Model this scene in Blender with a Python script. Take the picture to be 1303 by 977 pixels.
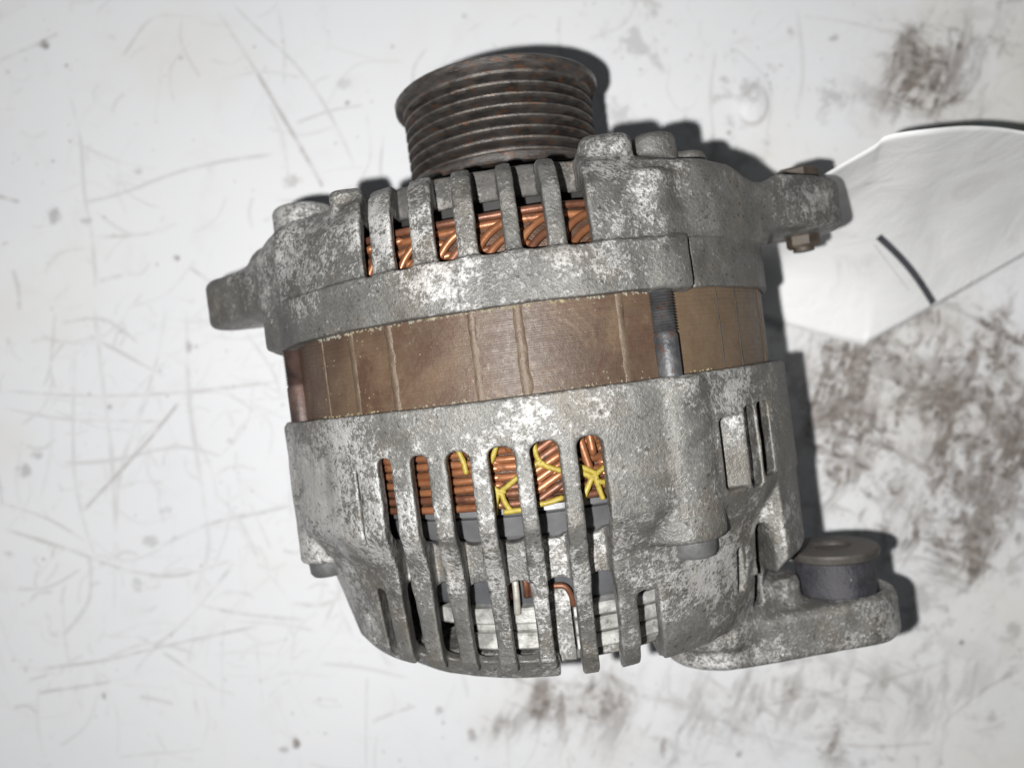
import bpy, math, random
import numpy as np
import openvdb

for o in list(bpy.data.objects): bpy.data.objects.remove(o)
scene = bpy.context.scene
COL = scene.collection
random.seed(7); RNG = np.random.default_rng(11)

# ------------------------------------------------------------------ scale: one unit = 0.217 mm
S = 0.000217
H = 304.0            # height of the alternator's axis over the table (units)
CAM = 940.0          # camera over the axis (units)

# ------------------------------------------------------------------ camera, world, light, exposure
cam_d = bpy.data.cameras.new('camera'); cam = bpy.data.objects.new('camera', cam_d); COL.objects.link(cam)
cam.location = (0, 0, (CAM + H) * S)
cam_d.sensor_width = 36.0; cam_d.lens = 36.0 * 940.0 / 1303.0
cam_d.clip_start = 0.005; cam_d.clip_end = 20
cam_d.dof.use_dof = True; cam_d.dof.focus_distance = (CAM - 262) * S; cam_d.dof.aperture_fstop = 12.5
scene.camera = cam

world = bpy.data.worlds.new('World'); scene.world = world; world.use_nodes = True
bg = world.node_tree.nodes['Background']
bg.inputs[0].default_value = (0.90, 0.95, 1.0, 1); bg.inputs[1].default_value = 0.062

flash_d = bpy.data.lights.new('flash_lamp', 'POINT')      # the phone's flash, beside its lens
flash_d.energy = 14.6; flash_d.color = (1.0, 0.985, 0.965); flash_d.shadow_soft_size = 7 * S
flash_d.use_nodes = True                                  # soft reach, as the phone evens its exposure
_em = flash_d.node_tree.nodes['Emission']; _fo = flash_d.node_tree.nodes.new('ShaderNodeLightFalloff')
_fo.inputs['Strength'].default_value = 1.0; flash_d.node_tree.links.new(_fo.outputs['Linear'], _em.inputs['Strength'])
flash = bpy.data.objects.new('flash_lamp', flash_d); COL.objects.link(flash)
flash.location = (-68 * S, -29 * S, (CAM + H + 4) * S)

vs = scene.view_settings
vs.view_transform = 'Standard'; vs.look = 'None'; vs.exposure = 0.0; vs.gamma = 1.0; vs.use_curve_mapping = False
scene.render.engine = 'CYCLES'
scene.cycles.max_bounces = 8; scene.cycles.diffuse_bounces = 4
scene.cycles.use_denoising = True

# ------------------------------------------------------------------ node helpers
def new_mat(name):
    m = bpy.data.materials.new(name); m.use_nodes = True
    nt = m.node_tree; nt.nodes.clear()
    out = nt.nodes.new('ShaderNodeOutputMaterial'); b = nt.nodes.new('ShaderNodeBsdfPrincipled')
    nt.links.new(b.outputs[0], out.inputs[0])
    return m, nt, b
def N(nt, kind, **kw):
    n = nt.nodes.new(kind)
    for k, v in kw.items(): setattr(n, k, v)
    return n
def coord(nt):
    return N(nt, 'ShaderNodeTexCoord').outputs['Object']
def noise(nt, vec, unit, detail=4, rough=0.55, dist=0.0):
    """noise whose blobs are about `unit` units across"""
    n = N(nt, 'ShaderNodeTexNoise'); n.inputs['Scale'].default_value = 1.0 / (unit * S)
    n.inputs['Detail'].default_value = detail; n.inputs['Roughness'].default_value = rough
    n.inputs['Distortion'].default_value = dist
    nt.links.new(vec, n.inputs['Vector']); return n.outputs['Fac']
def stretch(nt, vec, sx, sy, sz):
    n = N(nt, 'ShaderNodeMapping'); n.inputs['Scale'].default_value = (sx, sy, sz)
    nt.links.new(vec, n.inputs['Vector']); return n.outputs[0]
def ramp(nt, fac, stops):
    n = N(nt, 'ShaderNodeValToRGB'); cr = n.color_ramp
    while len(cr.elements) < len(stops): cr.elements.new(0.5)
    for e, (p, c) in zip(cr.elements, stops):
        e.position = p
        e.color = (c, c, c, 1) if isinstance(c, (int, float)) else (*c, 1)
    nt.links.new(fac, n.inputs[0]); return n.outputs[0]
def mix(nt, fac, a, b, mode='MIX'):
    n = N(nt, 'ShaderNodeMix', data_type='RGBA', blend_type=mode)
    for sock, v in ((n.inputs[0], fac), (n.inputs[6], a), (n.inputs[7], b)):
        if isinstance(v, bpy.types.NodeSocket): nt.links.new(v, sock)
        elif isinstance(v, (int, float)): sock.default_value = v
        else: sock.default_value = (*v, 1)
    return n.outputs[2]
def math_(nt, op, a, b=0.0):
    n = N(nt, 'ShaderNodeMath', operation=op)
    for sock, v in ((n.inputs[0], a), (n.inputs[1], b)):
        if isinstance(v, bpy.types.NodeSocket): nt.links.new(v, sock)
        else: sock.default_value = v
    return n.outputs[0]
def bump(nt, b, height, dist_units, strength=1.0):
    n = N(nt, 'ShaderNodeBump'); n.inputs['Strength'].default_value = strength
    n.inputs['Distance'].default_value = dist_units * S
    nt.links.new(height, n.inputs['Height']); nt.links.new(n.outputs[0], b.inputs['Normal'])
def setp(nt, b, **kw):
    for k, v in kw.items():
        s = b.inputs[k.replace('_', ' ')]
        if isinstance(v, bpy.types.NodeSocket): nt.links.new(v, s)
        elif isinstance(v, tuple): s.default_value = (*v, 1)
        else: s.default_value = v

# ------------------------------------------------------------------ materials
def mat_cast(name, dark, mid, white, white_lo, brown_amt, metal=0.25, rough=0.5):
    """weathered cast aluminium: grey, dirt film, blooms of white oxide, rusty-brown film"""
    m, nt, b = new_mat(name); v = coord(nt)
    big = noise(nt, v, 150, 3, 0.5); med = noise(nt, v, 34, 5, 0.62, 0.4); fine = noise(nt, v, 9, 5, 0.7); tiny = noise(nt, v, 3.2, 3, 0.7)
    base = mix(nt, ramp(nt, med, [(0.34, 0.0), (0.66, 1.0)]), dark, mid)
    base = mix(nt, ramp(nt, tiny, [(0.30, 0.55), (0.55, 0.0)]), base, tuple(c * 0.45 for c in dark))
    # white oxide blooms: patchy, speckled
    patch = math_(nt, 'ADD', math_(nt, 'MULTIPLY', big, 0.54), math_(nt, 'MULTIPLY', med, 0.26))
    patch = math_(nt, 'ADD', patch, math_(nt, 'MULTIPLY', fine, 0.36))
    patch = math_(nt, 'ADD', patch, math_(nt, 'MULTIPLY', tiny, 0.32))
    patch = math_(nt, 'SUBTRACT', patch, 0.115)
    w = ramp(nt, patch, [(white_lo - 0.014, 0.0), (white_lo + 0.016, 0.42), (white_lo + 0.07, 0.86)])
    col = mix(nt, w, base, white)
    br = ramp(nt, noise(nt, v, 70, 5, 0.65, 0.6), [(0.50, 0.0), (0.68, brown_amt)])
    col = mix(nt, br, col, (0.155, 0.112, 0.062))
    sp = ramp(nt, noise(nt, v, 6.5, 2, 0.5), [(0.665, 0.0), (0.70, 0.7)])
    col = mix(nt, sp, col, (0.055, 0.05, 0.043))
    geo = N(nt, 'ShaderNodeNewGeometry')                                     # handling has rubbed the sharp edges bright
    edge = math_(nt, 'MULTIPLY', ramp(nt, geo.outputs['Pointiness'], [(0.53, 0.0), (0.62, 0.40)]), ramp(nt, fine, [(0.35, 0.2), (0.6, 1.0)]))
    col = mix(nt, edge, col, tuple(c * 0.85 for c in white))
    oil = ramp(nt, noise(nt, stretch(nt, v, 1.0, 0.55, 1.0), 110, 6, 0.68, 1.0), [(0.49, 0.0), (0.64, 0.60)])
    col = mix(nt, oil, col, tuple(c * 0.50 for c in dark))
    setp(nt, b, Base_Color=col, Metallic=metal, Roughness=ramp(nt, med, [(0.3, rough - 0.06), (0.7, rough + 0.16)]))
    h = math_(nt, 'ADD', math_(nt, 'MULTIPLY', fine, 0.6), math_(nt, 'MULTIPLY', tiny, 0.35))
    h = math_(nt, 'ADD', h, math_(nt, 'MULTIPLY', w, 0.18))
    bump(nt, b, h, 3.2, 0.75)
    return m
M_FRONT = mat_cast('cast_aluminium_front', (0.155, 0.152, 0.143), (0.225, 0.221, 0.210), (0.55, 0.545, 0.535), 0.655, 0.28, 0.45, 0.50)
M_REAR = mat_cast('cast_aluminium_rear', (0.174, 0.170, 0.159), (0.258, 0.253, 0.239), (0.58, 0.575, 0.565), 0.637, 0.36, 0.45, 0.50)
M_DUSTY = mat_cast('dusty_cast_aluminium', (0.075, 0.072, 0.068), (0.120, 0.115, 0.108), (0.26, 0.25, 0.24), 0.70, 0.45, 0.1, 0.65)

def mat_stator():
    m, nt, b = new_mat('varnished_laminations'); v = coord(nt)
    big = noise(nt, v, 120, 4, 0.6, 0.5); med = noise(nt, v, 30, 5, 0.65); fine = noise(nt, v, 7, 4, 0.7)
    lam = noise(nt, stretch(nt, v, 0.10, 1.6, 0.10), 3.0, 2, 0.6)
    col = mix(nt, ramp(nt, big, [(0.35, 0.0), (0.65, 1.0)]), (0.066, 0.041, 0.027), (0.118, 0.078, 0.049))
    col = mix(nt, ramp(nt, med, [(0.52, 0.0), (0.70, 0.6)]), col, (0.075, 0.036, 0.024))
    col = mix(nt, ramp(nt, noise(nt, v, 55, 6, 0.7, 1.2), [(0.50, 0.0), (0.63, 0.75)]), col, (0.066, 0.034, 0.022))
    col = mix(nt, ramp(nt, noise(nt, v, 42, 6, 0.72, 0.8), [(0.56, 0.0), (0.70, 0.4)]), col, (0.185, 0.130, 0.078))
    col = mix(nt, ramp(nt, lam, [(0.30, 0.25), (0.50, 0.0)]), col, (0.055, 0.036, 0.024))
    col = mix(nt, ramp(nt, fine, [(0.66, 0.0), (0.74, 0.6)]), col, (0.27, 0.20, 0.12))
    sx = N(nt, 'ShaderNodeSeparateXYZ'); nt.links.new(v, sx.inputs[0])       # past the right bolt the pack wears thicker tan varnish
    thick = math_(nt, 'GREATER_THAN', sx.outputs[0], 128 * S)
    tan = mix(nt, ramp(nt, med, [(0.35, 0.0), (0.7, 1.0)]), (0.112, 0.077, 0.048), (0.155, 0.111, 0.071))
    col = mix(nt, math_(nt, 'MULTIPLY', thick, 0.85), col, tan)
    setp(nt, b, Base_Color=col, Roughness=ramp(nt, fine, [(0.3, 0.62), (0.7, 0.40)]), Metallic=0.0)
    b.inputs['Coat Weight'].default_value = 0.06; b.inputs['Coat Roughness'].default_value = 0.35
    bump(nt, b, math_(nt, 'ADD', math_(nt, 'MULTIPLY', lam, 0.18), math_(nt, 'MULTIPLY', fine, 0.6)), 2.0, 0.7)
    return m
M_STATOR = mat_stator()

def mat_simple(name, col, col2, unit, rough, metal, bump_u=0.0, lo=0.35, hi=0.65, spots=None, spot_lo=0.62, coat=0.0, streak=1):
    m, nt, b = new_mat(name); v = coord(nt)
    v = stretch(nt, v, 1, streak, 1) if streak != 1 else v
    n1 = noise(nt, v, unit, 5, 0.62, 0.3)
    c = mix(nt, ramp(nt, n1, [(lo, 0.0), (hi, 1.0)]), col, col2)
    if spots:
        c = mix(nt, ramp(nt, noise(nt, v, unit * 0.45, 4, 0.65), [(spot_lo, 0.0), (spot_lo + 0.09, 0.85)]), c, spots)
    setp(nt, b, Base_Color=c, Metallic=metal, Roughness=ramp(nt, n1, [(0.3, max(rough - 0.08, 0.05)), (0.7, rough + 0.1)]))
    b.inputs['Coat Weight'].default_value = coat; b.inputs['Coat Roughness'].default_value = 0.25
    if bump_u: bump(nt, b, noise(nt, v, unit * 0.2, 4, 0.65), bump_u, 0.8)
    return m
M_COPPER = mat_simple('enamelled_copper', (0.215, 0.086, 0.042), (0.35, 0.150, 0.070), 40, 0.40, 0.45, 0.5, spots=(0.09, 0.045, 0.03), spot_lo=0.62, coat=0.0)
M_COPPERS = [M_COPPER, mat_simple('darkened_copper', (0.120, 0.050, 0.030), (0.205, 0.088, 0.048), 30, 0.44, 0.4, 0.6, spots=(0.07, 0.045, 0.033), spot_lo=0.56), mat_simple('bright_copper', (0.25, 0.100, 0.046), (0.37, 0.165, 0.080), 36, 0.36, 0.5, 0.5, spots=(0.10, 0.055, 0.036), spot_lo=0.60)]
M_VARNISH = mat_simple('winding_varnish', (0.060, 0.034, 0.022), (0.110, 0.058, 0.034), 20, 0.45, 0.1, 1.5)
M_LACING = mat_simple('yellow_lacing', (0.255, 0.190, 0.022), (0.36, 0.285, 0.045), 12, 0.42, 0.0, 1.2, spots=(0.20, 0.13, 0.02), coat=0.1)
M_PULLEY = mat_simple('rusty_pulley_steel', (0.042, 0.039, 0.038), (0.112, 0.104, 0.098), 26, 0.36, 0.5, 1.4, spots=(0.165, 0.085, 0.048), spot_lo=0.54, streak=3.2)
def polish_crests():
    nt = M_PULLEY.node_tree; b = [n for n in nt.nodes if n.type == 'BSDF_PRINCIPLED'][0]
    old = b.inputs['Base Color'].links[0].from_socket; v = coord(nt)
    sx = N(nt, 'ShaderNodeSeparateXYZ'); nt.links.new(v, sx.inputs[0])
    z = math_(nt, 'SUBTRACT', sx.outputs[2], H * S)
    r = math_(nt, 'SQRT', math_(nt, 'ADD', math_(nt, 'MULTIPLY', sx.outputs[0], sx.outputs[0]), math_(nt, 'MULTIPLY', z, z)))
    band = math_(nt, 'MULTIPLY', math_(nt, 'GREATER_THAN', r, 113.5 * S), math_(nt, 'LESS_THAN', r, 119.5 * S))
    f = math_(nt, 'MULTIPLY', band, ramp(nt, noise(nt, v, 14, 4, 0.6), [(0.38, 0.0), (0.62, 0.85)]))
    nt.links.new(mix(nt, f, old, (0.155, 0.140, 0.126)), b.inputs['Base Color'])
polish_crests()
M_DARK = mat_simple('dark_coated_steel', (0.050, 0.050, 0.052), (0.085, 0.085, 0.088), 30, 0.45, 0.3, 0.8)
M_GREYRING = mat_simple('grey_fan_steel', (0.105, 0.107, 0.112), (0.150, 0.152, 0.157), 60, 0.42, 0.35, 0.5, spots=(0.11, 0.09, 0.07), spot_lo=0.68)
M_SLATE = mat_simple('slate_grey_plastic', (0.075, 0.078, 0.086), (0.105, 0.108, 0.115), 40, 0.55, 0.0, 0.5)
M_SINK = mat_simple('heat_sink_aluminium', (0.26, 0.26, 0.245), (0.56, 0.56, 0.535), 16, 0.40, 0.25, 0.8, spots=(0.16, 0.145, 0.12), spot_lo=0.60)
M_BOLT = mat_simple('zinc_bolt_steel', (0.055, 0.057, 0.061), (0.125, 0.127, 0.131), 22, 0.46, 0.4, 0.9, spots=(0.11, 0.052, 0.034), spot_lo=0.57)
M_RUSTBOLT = mat_simple('rusted_bolt_steel', (0.050, 0.036, 0.033), (0.115, 0.072, 0.060), 22, 0.5, 0.35, 0.9)
M_HEAD = mat_simple('grey_bolt_head', (0.105, 0.107, 0.108), (0.165, 0.166, 0.165), 22, 0.45, 0.35, 0.7)
M_NUT = mat_simple('oily_yellow_zinc', (0.040, 0.032, 0.024), (0.080, 0.063, 0.045), 22, 0.55, 0.0, 0.8, spots=(0.05, 0.036, 0.022))
M_BUSHFACE = mat_simple('dull_brown_steel', (0.060, 0.054, 0.049), (0.092, 0.083, 0.076), 24, 0.55, 0.25, 0.5)
M_BUSHBODY = mat_simple('blackened_steel', (0.026, 0.026, 0.032), (0.058, 0.056, 0.064), 18, 0.60, 0.2, 1.6, spots=(0.20, 0.20, 0.21), spot_lo=0.68)
M_BEAD = mat_simple('tan_weld_bead', (0.084, 0.056, 0.037), (0.118, 0.085, 0.056), 16, 0.5, 0.1, 1.0, spots=(0.085, 0.050, 0.030))
M_CRUMB = mat_simple('pale_corrosion', (0.24, 0.23, 0.20), (0.32, 0.265, 0.15), 60, 0.7, 0.0)
M_PIN = mat_simple('tinned_pin', (0.48, 0.46, 0.40), (0.62, 0.60, 0.54), 12, 0.35, 0.5, 0.4)
M_PRINT = mat_simple('black_print', (0.040, 0.042, 0.050), (0.075, 0.077, 0.088), 8, 0.6, 0.0)
M_PRINTGREY = mat_simple('grey_print', (0.40, 0.40, 0.41), (0.50, 0.50, 0.50), 8, 0.7, 0.0)
M_DEEP = mat_simple('near_black_matte', (0.020, 0.019, 0.018), (0.036, 0.034, 0.032), 30, 0.7, 0.0)  # near-black tone for the rotor core and the thin stator lines

def mat_paper():
    m, nt, b = new_mat('office_paper'); v = coord(nt)
    a = noise(nt, v, 90, 5, 0.6, 0.8); f = noise(nt, v, 20, 4, 0.6)
    col = mix(nt, ramp(nt, a, [(0.56, 0.0), (0.72, 0.35)]), (0.76, 0.765, 0.77), (0.46, 0.44, 0.40))
    col = mix(nt, ramp(nt, noise(nt, stretch(nt, v, 0.5, 1.8, 1), 34, 5, 0.65, 0.5), [(0.66, 0.0), (0.74, 0.5)]), col, (0.30, 0.27, 0.23))
    setp(nt, b, Base_Color=col, Roughness=0.6)
    bump(nt, b, math_(nt, 'ADD', math_(nt, 'MULTIPLY', a, 1.0), math_(nt, 'MULTIPLY', f, 0.15)), 7, 0.5)
    return m
M_PAPER = mat_paper()

def mat_table():
    m, nt, b = new_mat('scratched_white_paint'); v = coord(nt)
    at = N(nt, 'ShaderNodeAttribute', attribute_name='wear'); sep = N(nt, 'ShaderNodeSeparateColor')
    nt.links.new(at.outputs['Color'], sep.inputs[0])
    dirt, scr, tint = sep.outputs[0], sep.outputs[1], sep.outputs[2]
    big = noise(nt, v, 420, 3, 0.5); fine = noise(nt, v, 14, 4, 0.65)
    col = mix(nt, ramp(nt, big, [(0.3, 0.0), (0.7, 1.0)]), (0.672, 0.684, 0.708), (0.710, 0.718, 0.734))
    col = mix(nt, ramp(nt, noise(nt, v, 60, 5, 0.6, 0.5), [(0.55, 0.0), (0.75, 0.16)]), col, (0.50, 0.49, 0.47))
    col = mix(nt, tint, col, (0.60, 0.585, 0.52))
    col = mix(nt, at.outputs['Alpha'], col, (0.37, 0.338, 0.305))
    col = mix(nt, scr, col, (0.30, 0.275, 0.25))
    dcol = mix(nt, ramp(nt, fine, [(0.35, 0.0), (0.65, 1.0)]), (0.075, 0.062, 0.055), (0.20, 0.165, 0.140))
    col = mix(nt, dirt, col, dcol)
    rough = math_(nt, 'ADD', 0.42, math_(nt, 'MULTIPLY', dirt, 0.3))
    setp(nt, b, Base_Color=col, Roughness=rough)
    b.inputs['Specular IOR Level'].default_value = 0.35
    h = math_(nt, 'SUBTRACT', math_(nt, 'MULTIPLY', fine, 0.25), math_(nt, 'MULTIPLY', scr, 0.8))
    bump(nt, b, h, 1.6, 0.5)
    return m
M_TABLE = mat_table()

# ------------------------------------------------------------------ the table: one sheet, scratches and stains as wear of its paint
TZ = (CAM + H) / 940.0                    # table units per photo-measured unit
def value_noise(shape, cell, octaves=4, rough=0.55):
    out = np.zeros(shape, np.float32); amp = 1.0; tot = 0
    for o in range(octaves):
        cy, cx = [max(q_ / 2 ** o, 1.0) for q_ in (cell if isinstance(cell, tuple) else (cell, cell))]
        gy, gx = int(shape[0] / cy) + 3, int(shape[1] / cx) + 3
        g = RNG.random((gy, gx)).astype(np.float32)
        y = np.arange(shape[0]) / cy; x = np.arange(shape[1]) / cx
        yi = y.astype(int); xi = x.astype(int); fy = (y - yi)[:, None]; fx = (x - xi)[None, :]
        fy = fy * fy * (3 - 2 * fy); fx = fx * fx * (3 - 2 * fx)
        a = g[yi][:, xi]; b_ = g[yi][:, xi + 1]; c_ = g[yi + 1][:, xi]; d = g[yi + 1][:, xi + 1]
        out += amp * ((a * (1 - fx) + b_ * fx) * (1 - fy) + (c_ * (1 - fx) + d * fx) * fy)
        tot += amp; amp *= rough
    return out / tot
def smooth(x, a, b):
    t = np.clip((x - a) / (b - a), 0, 1); return t * t * (3 - 2 * t)

def noise_at(x, y, cx, cy, ang, octaves=5, rough=0.62):
    c, s_ = math.cos(ang), math.sin(ang); a = (x * c + y * s_) / cx; b = (-x * s_ + y * c) / cy
    out = 0; amp = 1.0; tot = 0
    for o in range(octaves):
        g = RNG.random((256, 256)).astype(np.float32); ph = RNG.random(2) * 200
        ax, by = a + ph[0], b + ph[1]; i = np.floor(ax).astype(int); j = np.floor(by).astype(int); fx = ax - i; fy = by - j
        fx = fx * fx * (3 - 2 * fx); fy = fy * fy * (3 - 2 * fy)
        q = lambda di, dj: g[(i + di) & 255, (j + dj) & 255]
        out = out + amp * ((q(0, 0) * (1 - fx) + q(1, 0) * fx) * (1 - fy) + (q(0, 1) * (1 - fx) + q(1, 1) * fx) * fy)
        tot += amp; amp *= rough; c2, s2 = math.cos(0.6), math.sin(0.6); a, b = 2.03 * (a * c2 + b * s2), 2.03 * (-a * s2 + b * c2)
    return (out / tot).astype(np.float32)
STEP = 2.4
xs = np.concatenate([np.linspace(-3600, -960, 12), np.arange(-940, 941, STEP), np.linspace(960, 3600, 12)])
ys = np.concatenate([np.linspace(-3600, -740, 12), np.arange(-720, 721, STEP), np.linspace(740, 3600, 12)])
XX, YY = np.meshgrid(xs, ys)
PX = 651.5 + XX / TZ; PY = 488.5 - YY / TZ     # table coordinates in measured units, y downwards
shp = PX.shape
n_big = value_noise(shp, 90, 5); n_mid = value_noise(shp, 26, 5, 0.62); n_fine = value_noise(shp, 7, 3, 0.65)
scr = np.zeros(shp, np.float32); dirt = np.zeros(shp, np.float32)
warp = (value_noise(shp, 40, 3) - 0.5) * 6
def stroke(pts, width, dark, field, fade=True):
    """one curved scratch through the points, of uneven width and pressure"""
    p = np.array(pts, float); t = np.linspace(0, len(p) - 1, 10 * len(p))
    i = np.clip(t.astype(int), 0, len(p) - 2); f = (t - i)[:, None]
    p0 = p[np.maximum(i - 1, 0)]; p1 = p[i]; p2 = p[i + 1]; p3 = p[np.minimum(i + 2, len(p) - 1)]
    q = 0.5 * (2 * p1 + (p2 - p0) * f + (2 * p0 - 5 * p1 + 4 * p2 - p3) * f ** 2 + (3 * p1 - p0 - 3 * p2 + p3) * f ** 3)
    x0, y0 = q.min(0) - 12; x1, y1 = q.max(0) + 12
    ci = np.where((PX[0] > x0) & (PX[0] < x1))[0]; ri = np.where((PY[:, 0] > y0) & (PY[:, 0] < y1))[0]
    if len(ci) == 0 or len(ri) == 0: return
    sl = (slice(ri[0], ri[-1] + 1), slice(ci[0], ci[-1] + 1))
    gx = PX[sl] + warp[sl] * 0.35; gy = PY[sl] + warp[sl] * 0.35
    best = np.full(gx.shape, 1e9, np.float32); par = np.zeros(gx.shape, np.float32)
    m = len(q) - 1
    for k in range(m):
        a, b = q[k], q[k + 1]; d = b - a; L = d @ d + 1e-9
        tt = np.clip(((gx - a[0]) * d[0] + (gy - a[1]) * d[1]) / L, 0, 1)
        dd = (gx - a[0] - tt * d[0]) ** 2 + (gy - a[1] - tt * d[1]) ** 2
        s = dd < best; best = np.where(s, dd, best); par = np.where(s, (k + tt) / m, par)
    best = np.sqrt(best); w = width * 1.25 * (0.55 + 0.9 * n_mid[sl])
    v = np.clip(1.15 - best / w, 0, 1) * dark * 0.72 * (0.35 + 1.1 * smooth(n_mid[sl] * 0.6 + n_fine[sl] * 0.4, 0.30, 0.62))
    if fade: v *= smooth(par, 0, 0.12) * smooth(1 - par, 0, 0.12)
    field[sl] = np.maximum(field[sl], v)
SC = [([(275,12),(319,80),(371,168),(403,223),(411,240)],2.6,.62), ([(291,0),(331,40),(379,86),(419,144),(455,219)],2.2,.36),
 ([(88,120),(102,180),(106,243),(116,303),(122,371)],2.2,.30), ([(96,259),(156,245),(219,221),(287,205),(351,196)],2.2,.36),
 ([(120,301),(180,299),(215,293)],1.8,.42), ([(-5,249),(24,257)],2.2,.6), ([(231,20),(231,56),(255,100)],2.,.30),
 ([(239,339),(271,361)],2.4,.5), ([(228,510),(180,570),(102,654)],2.2,.62), ([(0,498),(120,504),(240,498),(360,485)],2.,.42),
 ([(0,519),(90,534),(210,536)],1.8,.36), ([(0,672),(78,696),(162,726),(228,732),(300,711)],2.2,.48),
 ([(198,696),(270,666),(336,651),(372,642)],2.8,.40), ([(300,714),(240,786),(198,822),(168,858)],2.4,.44),
 ([(246,768),(300,780),(390,789)],2.4,.58), ([(48,852),(132,840),(210,822),(336,795)],1.9,.46), ([(45,882),(144,867)],1.9,.46),
 ([(237,390),(240,510),(258,630),(264,702),(243,762)],3.2,.32), ([(120,390),(129,480),(141,570),(147,684)],3.0,.28),
 ([(96,440),(93,590),(111,680),(132,726)],2.2,.30), ([(210,390),(198,462),(156,588),(147,672)],2.6,.28),
 ([(111,426),(156,450),(210,480)],2.2,.42), ([(204,828),(276,876)],2.,.36), ([(0,640),(60,660),(110,690)],1.8,.40),
 ([(70,395),(64,465)],2.2,.4), ([(300,600),(345,700)],2.,.22), ([(310,420),(345,470),(357,505)],2.2,.34),
 ([(420,700),(440,760),(470,810),(500,850)],3.,.24), ([(436,690),(430,760),(452,815)],2.,.26), ([(90,180),(150,205),(200,215)],1.8,.24),
 ([(900,250),(908,180),(905,120),(912,60)],2.4,.26), ([(1015,10),(1022,90),(1012,150)],3.,.22), ([(1020,20),(1090,30),(1150,48)],2.,.3),
 ([(960,900),(1030,886),(1110,870),(1210,840)],2.,.34), ([(1190,930),(1250,880),(1303,850)],2.,.32), ([(1050,945),(1120,950),(1190,944)],2.,.34),
 ([(930,780),(960,890),(985,960)],2.,.26), ([(650,860),(690,880),(700,905)],2.6,.5), ([(1165,380),(1215,420),(1250,440)],4.,.45),
 ([(1185,500),(1195,560),(1172,600)],2.6,.5), ([(1080,460),(1060,520),(1040,560)],3.,.40), ([(1210,560),(1225,640),(1240,720)],4.,.42)]
for p, w, d in SC: stroke(p, w, d, scr)
rr = random.Random(5)
for k in range(520):                       # the many light scuffs
    x = rr.uniform(-20, 420) if k < 360 else rr.uniform(400, 1310); y = rr.uniform(-10, 990) if k < 360 else rr.choice([rr.uniform(-10, 200), rr.uniform(830, 985), rr.uniform(380, 985)])
    if k < 360 and rr.random() < .55: y = rr.uniform(380, 900)
    a = rr.choice([rr.gauss(0.0, .35), rr.gauss(1.45, .3), rr.gauss(-.8, .4)]); L = rr.choice([rr.uniform(8, 40), rr.uniform(30, 130)])
    bend = rr.uniform(-.25, .25) * L
    c, s_ = math.cos(a), math.sin(a)
    stroke([(x, y), (x + c * L / 2 - s_ * bend, y + s_ * L / 2 + c * bend), (x + c * L, y + s_ * L)], rr.uniform(1.1, 2.6), rr.choice([rr.uniform(.06, .2), rr.uniform(.12, .36)]), scr)
def blob(x, y, rx, ry, s):
    return s * np.exp(-(((PX + warp - x) / rx) ** 2 + ((PY + warp - y) / ry) ** 2))
reg = sum(blob(*b) for b in [(1172,78,48,52,1.25),(1195,138,80,22,.55),(1120,110,40,60,.28),(1065,470,50,70,.75),(1180,430,110,50,.70),(1262,490,85,95,1.1),(1150,500,70,60,.6),(1060,560,40,70,.6),(1280,650,50,60,.5),(1160,720,90,50,.4),
    (1240,620,55,110,.80),(1105,560,60,60,.62),(1150,640,120,60,.45),(1237,712,12,26,1.0),(722,898,55,34,.75),(640,925,34,22,.5),(690,880,20,25,.6),(775,880,30,30,.5),
    (960,880,200,60,.34),(1062,950,22,40,.55),(1150,880,150,80,.30),(830,940,120,50,.30),(1235,55,70,60,.34),(1290,560,60,120,.4),(1080,700,150,40,.2)])
n_a = value_noise(shp, 60, 6, 0.66); n_b = value_noise(shp, 34, 5, 0.70); n_c = value_noise(shp, 12, 4, 0.7)
wx = PX + 26 * (noise_at(PX, PY, 60, 60, .3, 3) - .5); wy = PY + 26 * (noise_at(PX, PY, 60, 60, 1.1, 3) - .5)
n_a = noise_at(wx, wy, 48, 48, .5, 6, .68); n_b = noise_at(wx, wy, 22, 22, .9, 5, .7); n_c = noise_at(wx, wy, 8, 8, .2, 4, .7)
n_v = noise_at(wx, wy, 15, 62, .35, 5, .6); n_h = noise_at(wx, wy, 16, 74, 1.95, 5, .6)     # smears in two directions
regc = np.clip(reg, 0, 1.3)
film = np.clip(regc * (0.25 + 0.75 * smooth(n_a * 0.6 + n_v * 0.4, 0.34, 0.66)), 0, 1) * 0.55
streak = np.maximum(smooth(n_v + 0.10 * regc, 0.56, 0.80), 0.85 * smooth(n_h + 0.10 * regc, 0.58, 0.80))
d1 = smooth(n_b * 0.55 + n_c * 0.45 + 0.13 * regc, 0.60, 0.86)
ridge = smooth(1 - np.abs(2 * n_a - 1) * 4.0, 0.55, 1.0) * smooth(n_c, 0.42, 0.7)           # dried rims
slick = smooth(noise_at(wx, wy, 30, 44, .7, 5, .6) * 0.75 + n_c * 0.25 + 0.10 * regc, 0.60, 0.74)           # greasy patches
dirt = np.maximum(dirt, 0.72 * slick * smooth(regc, 0.35, 0.9))
dirt = np.maximum(dirt, np.clip((0.85 * streak * (0.55 + 0.45 * n_c) + 0.55 * d1 + 0.35 * ridge) * np.clip(regc * 1.25, 0, 1), 0, 0.88))
dirt = np.maximum(dirt, 0.34 * smooth(n_mid + 0.35 * n_fine, 0.80, 0.98) * smooth(PX, 500, 900))     # faint specks, more to the right
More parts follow.
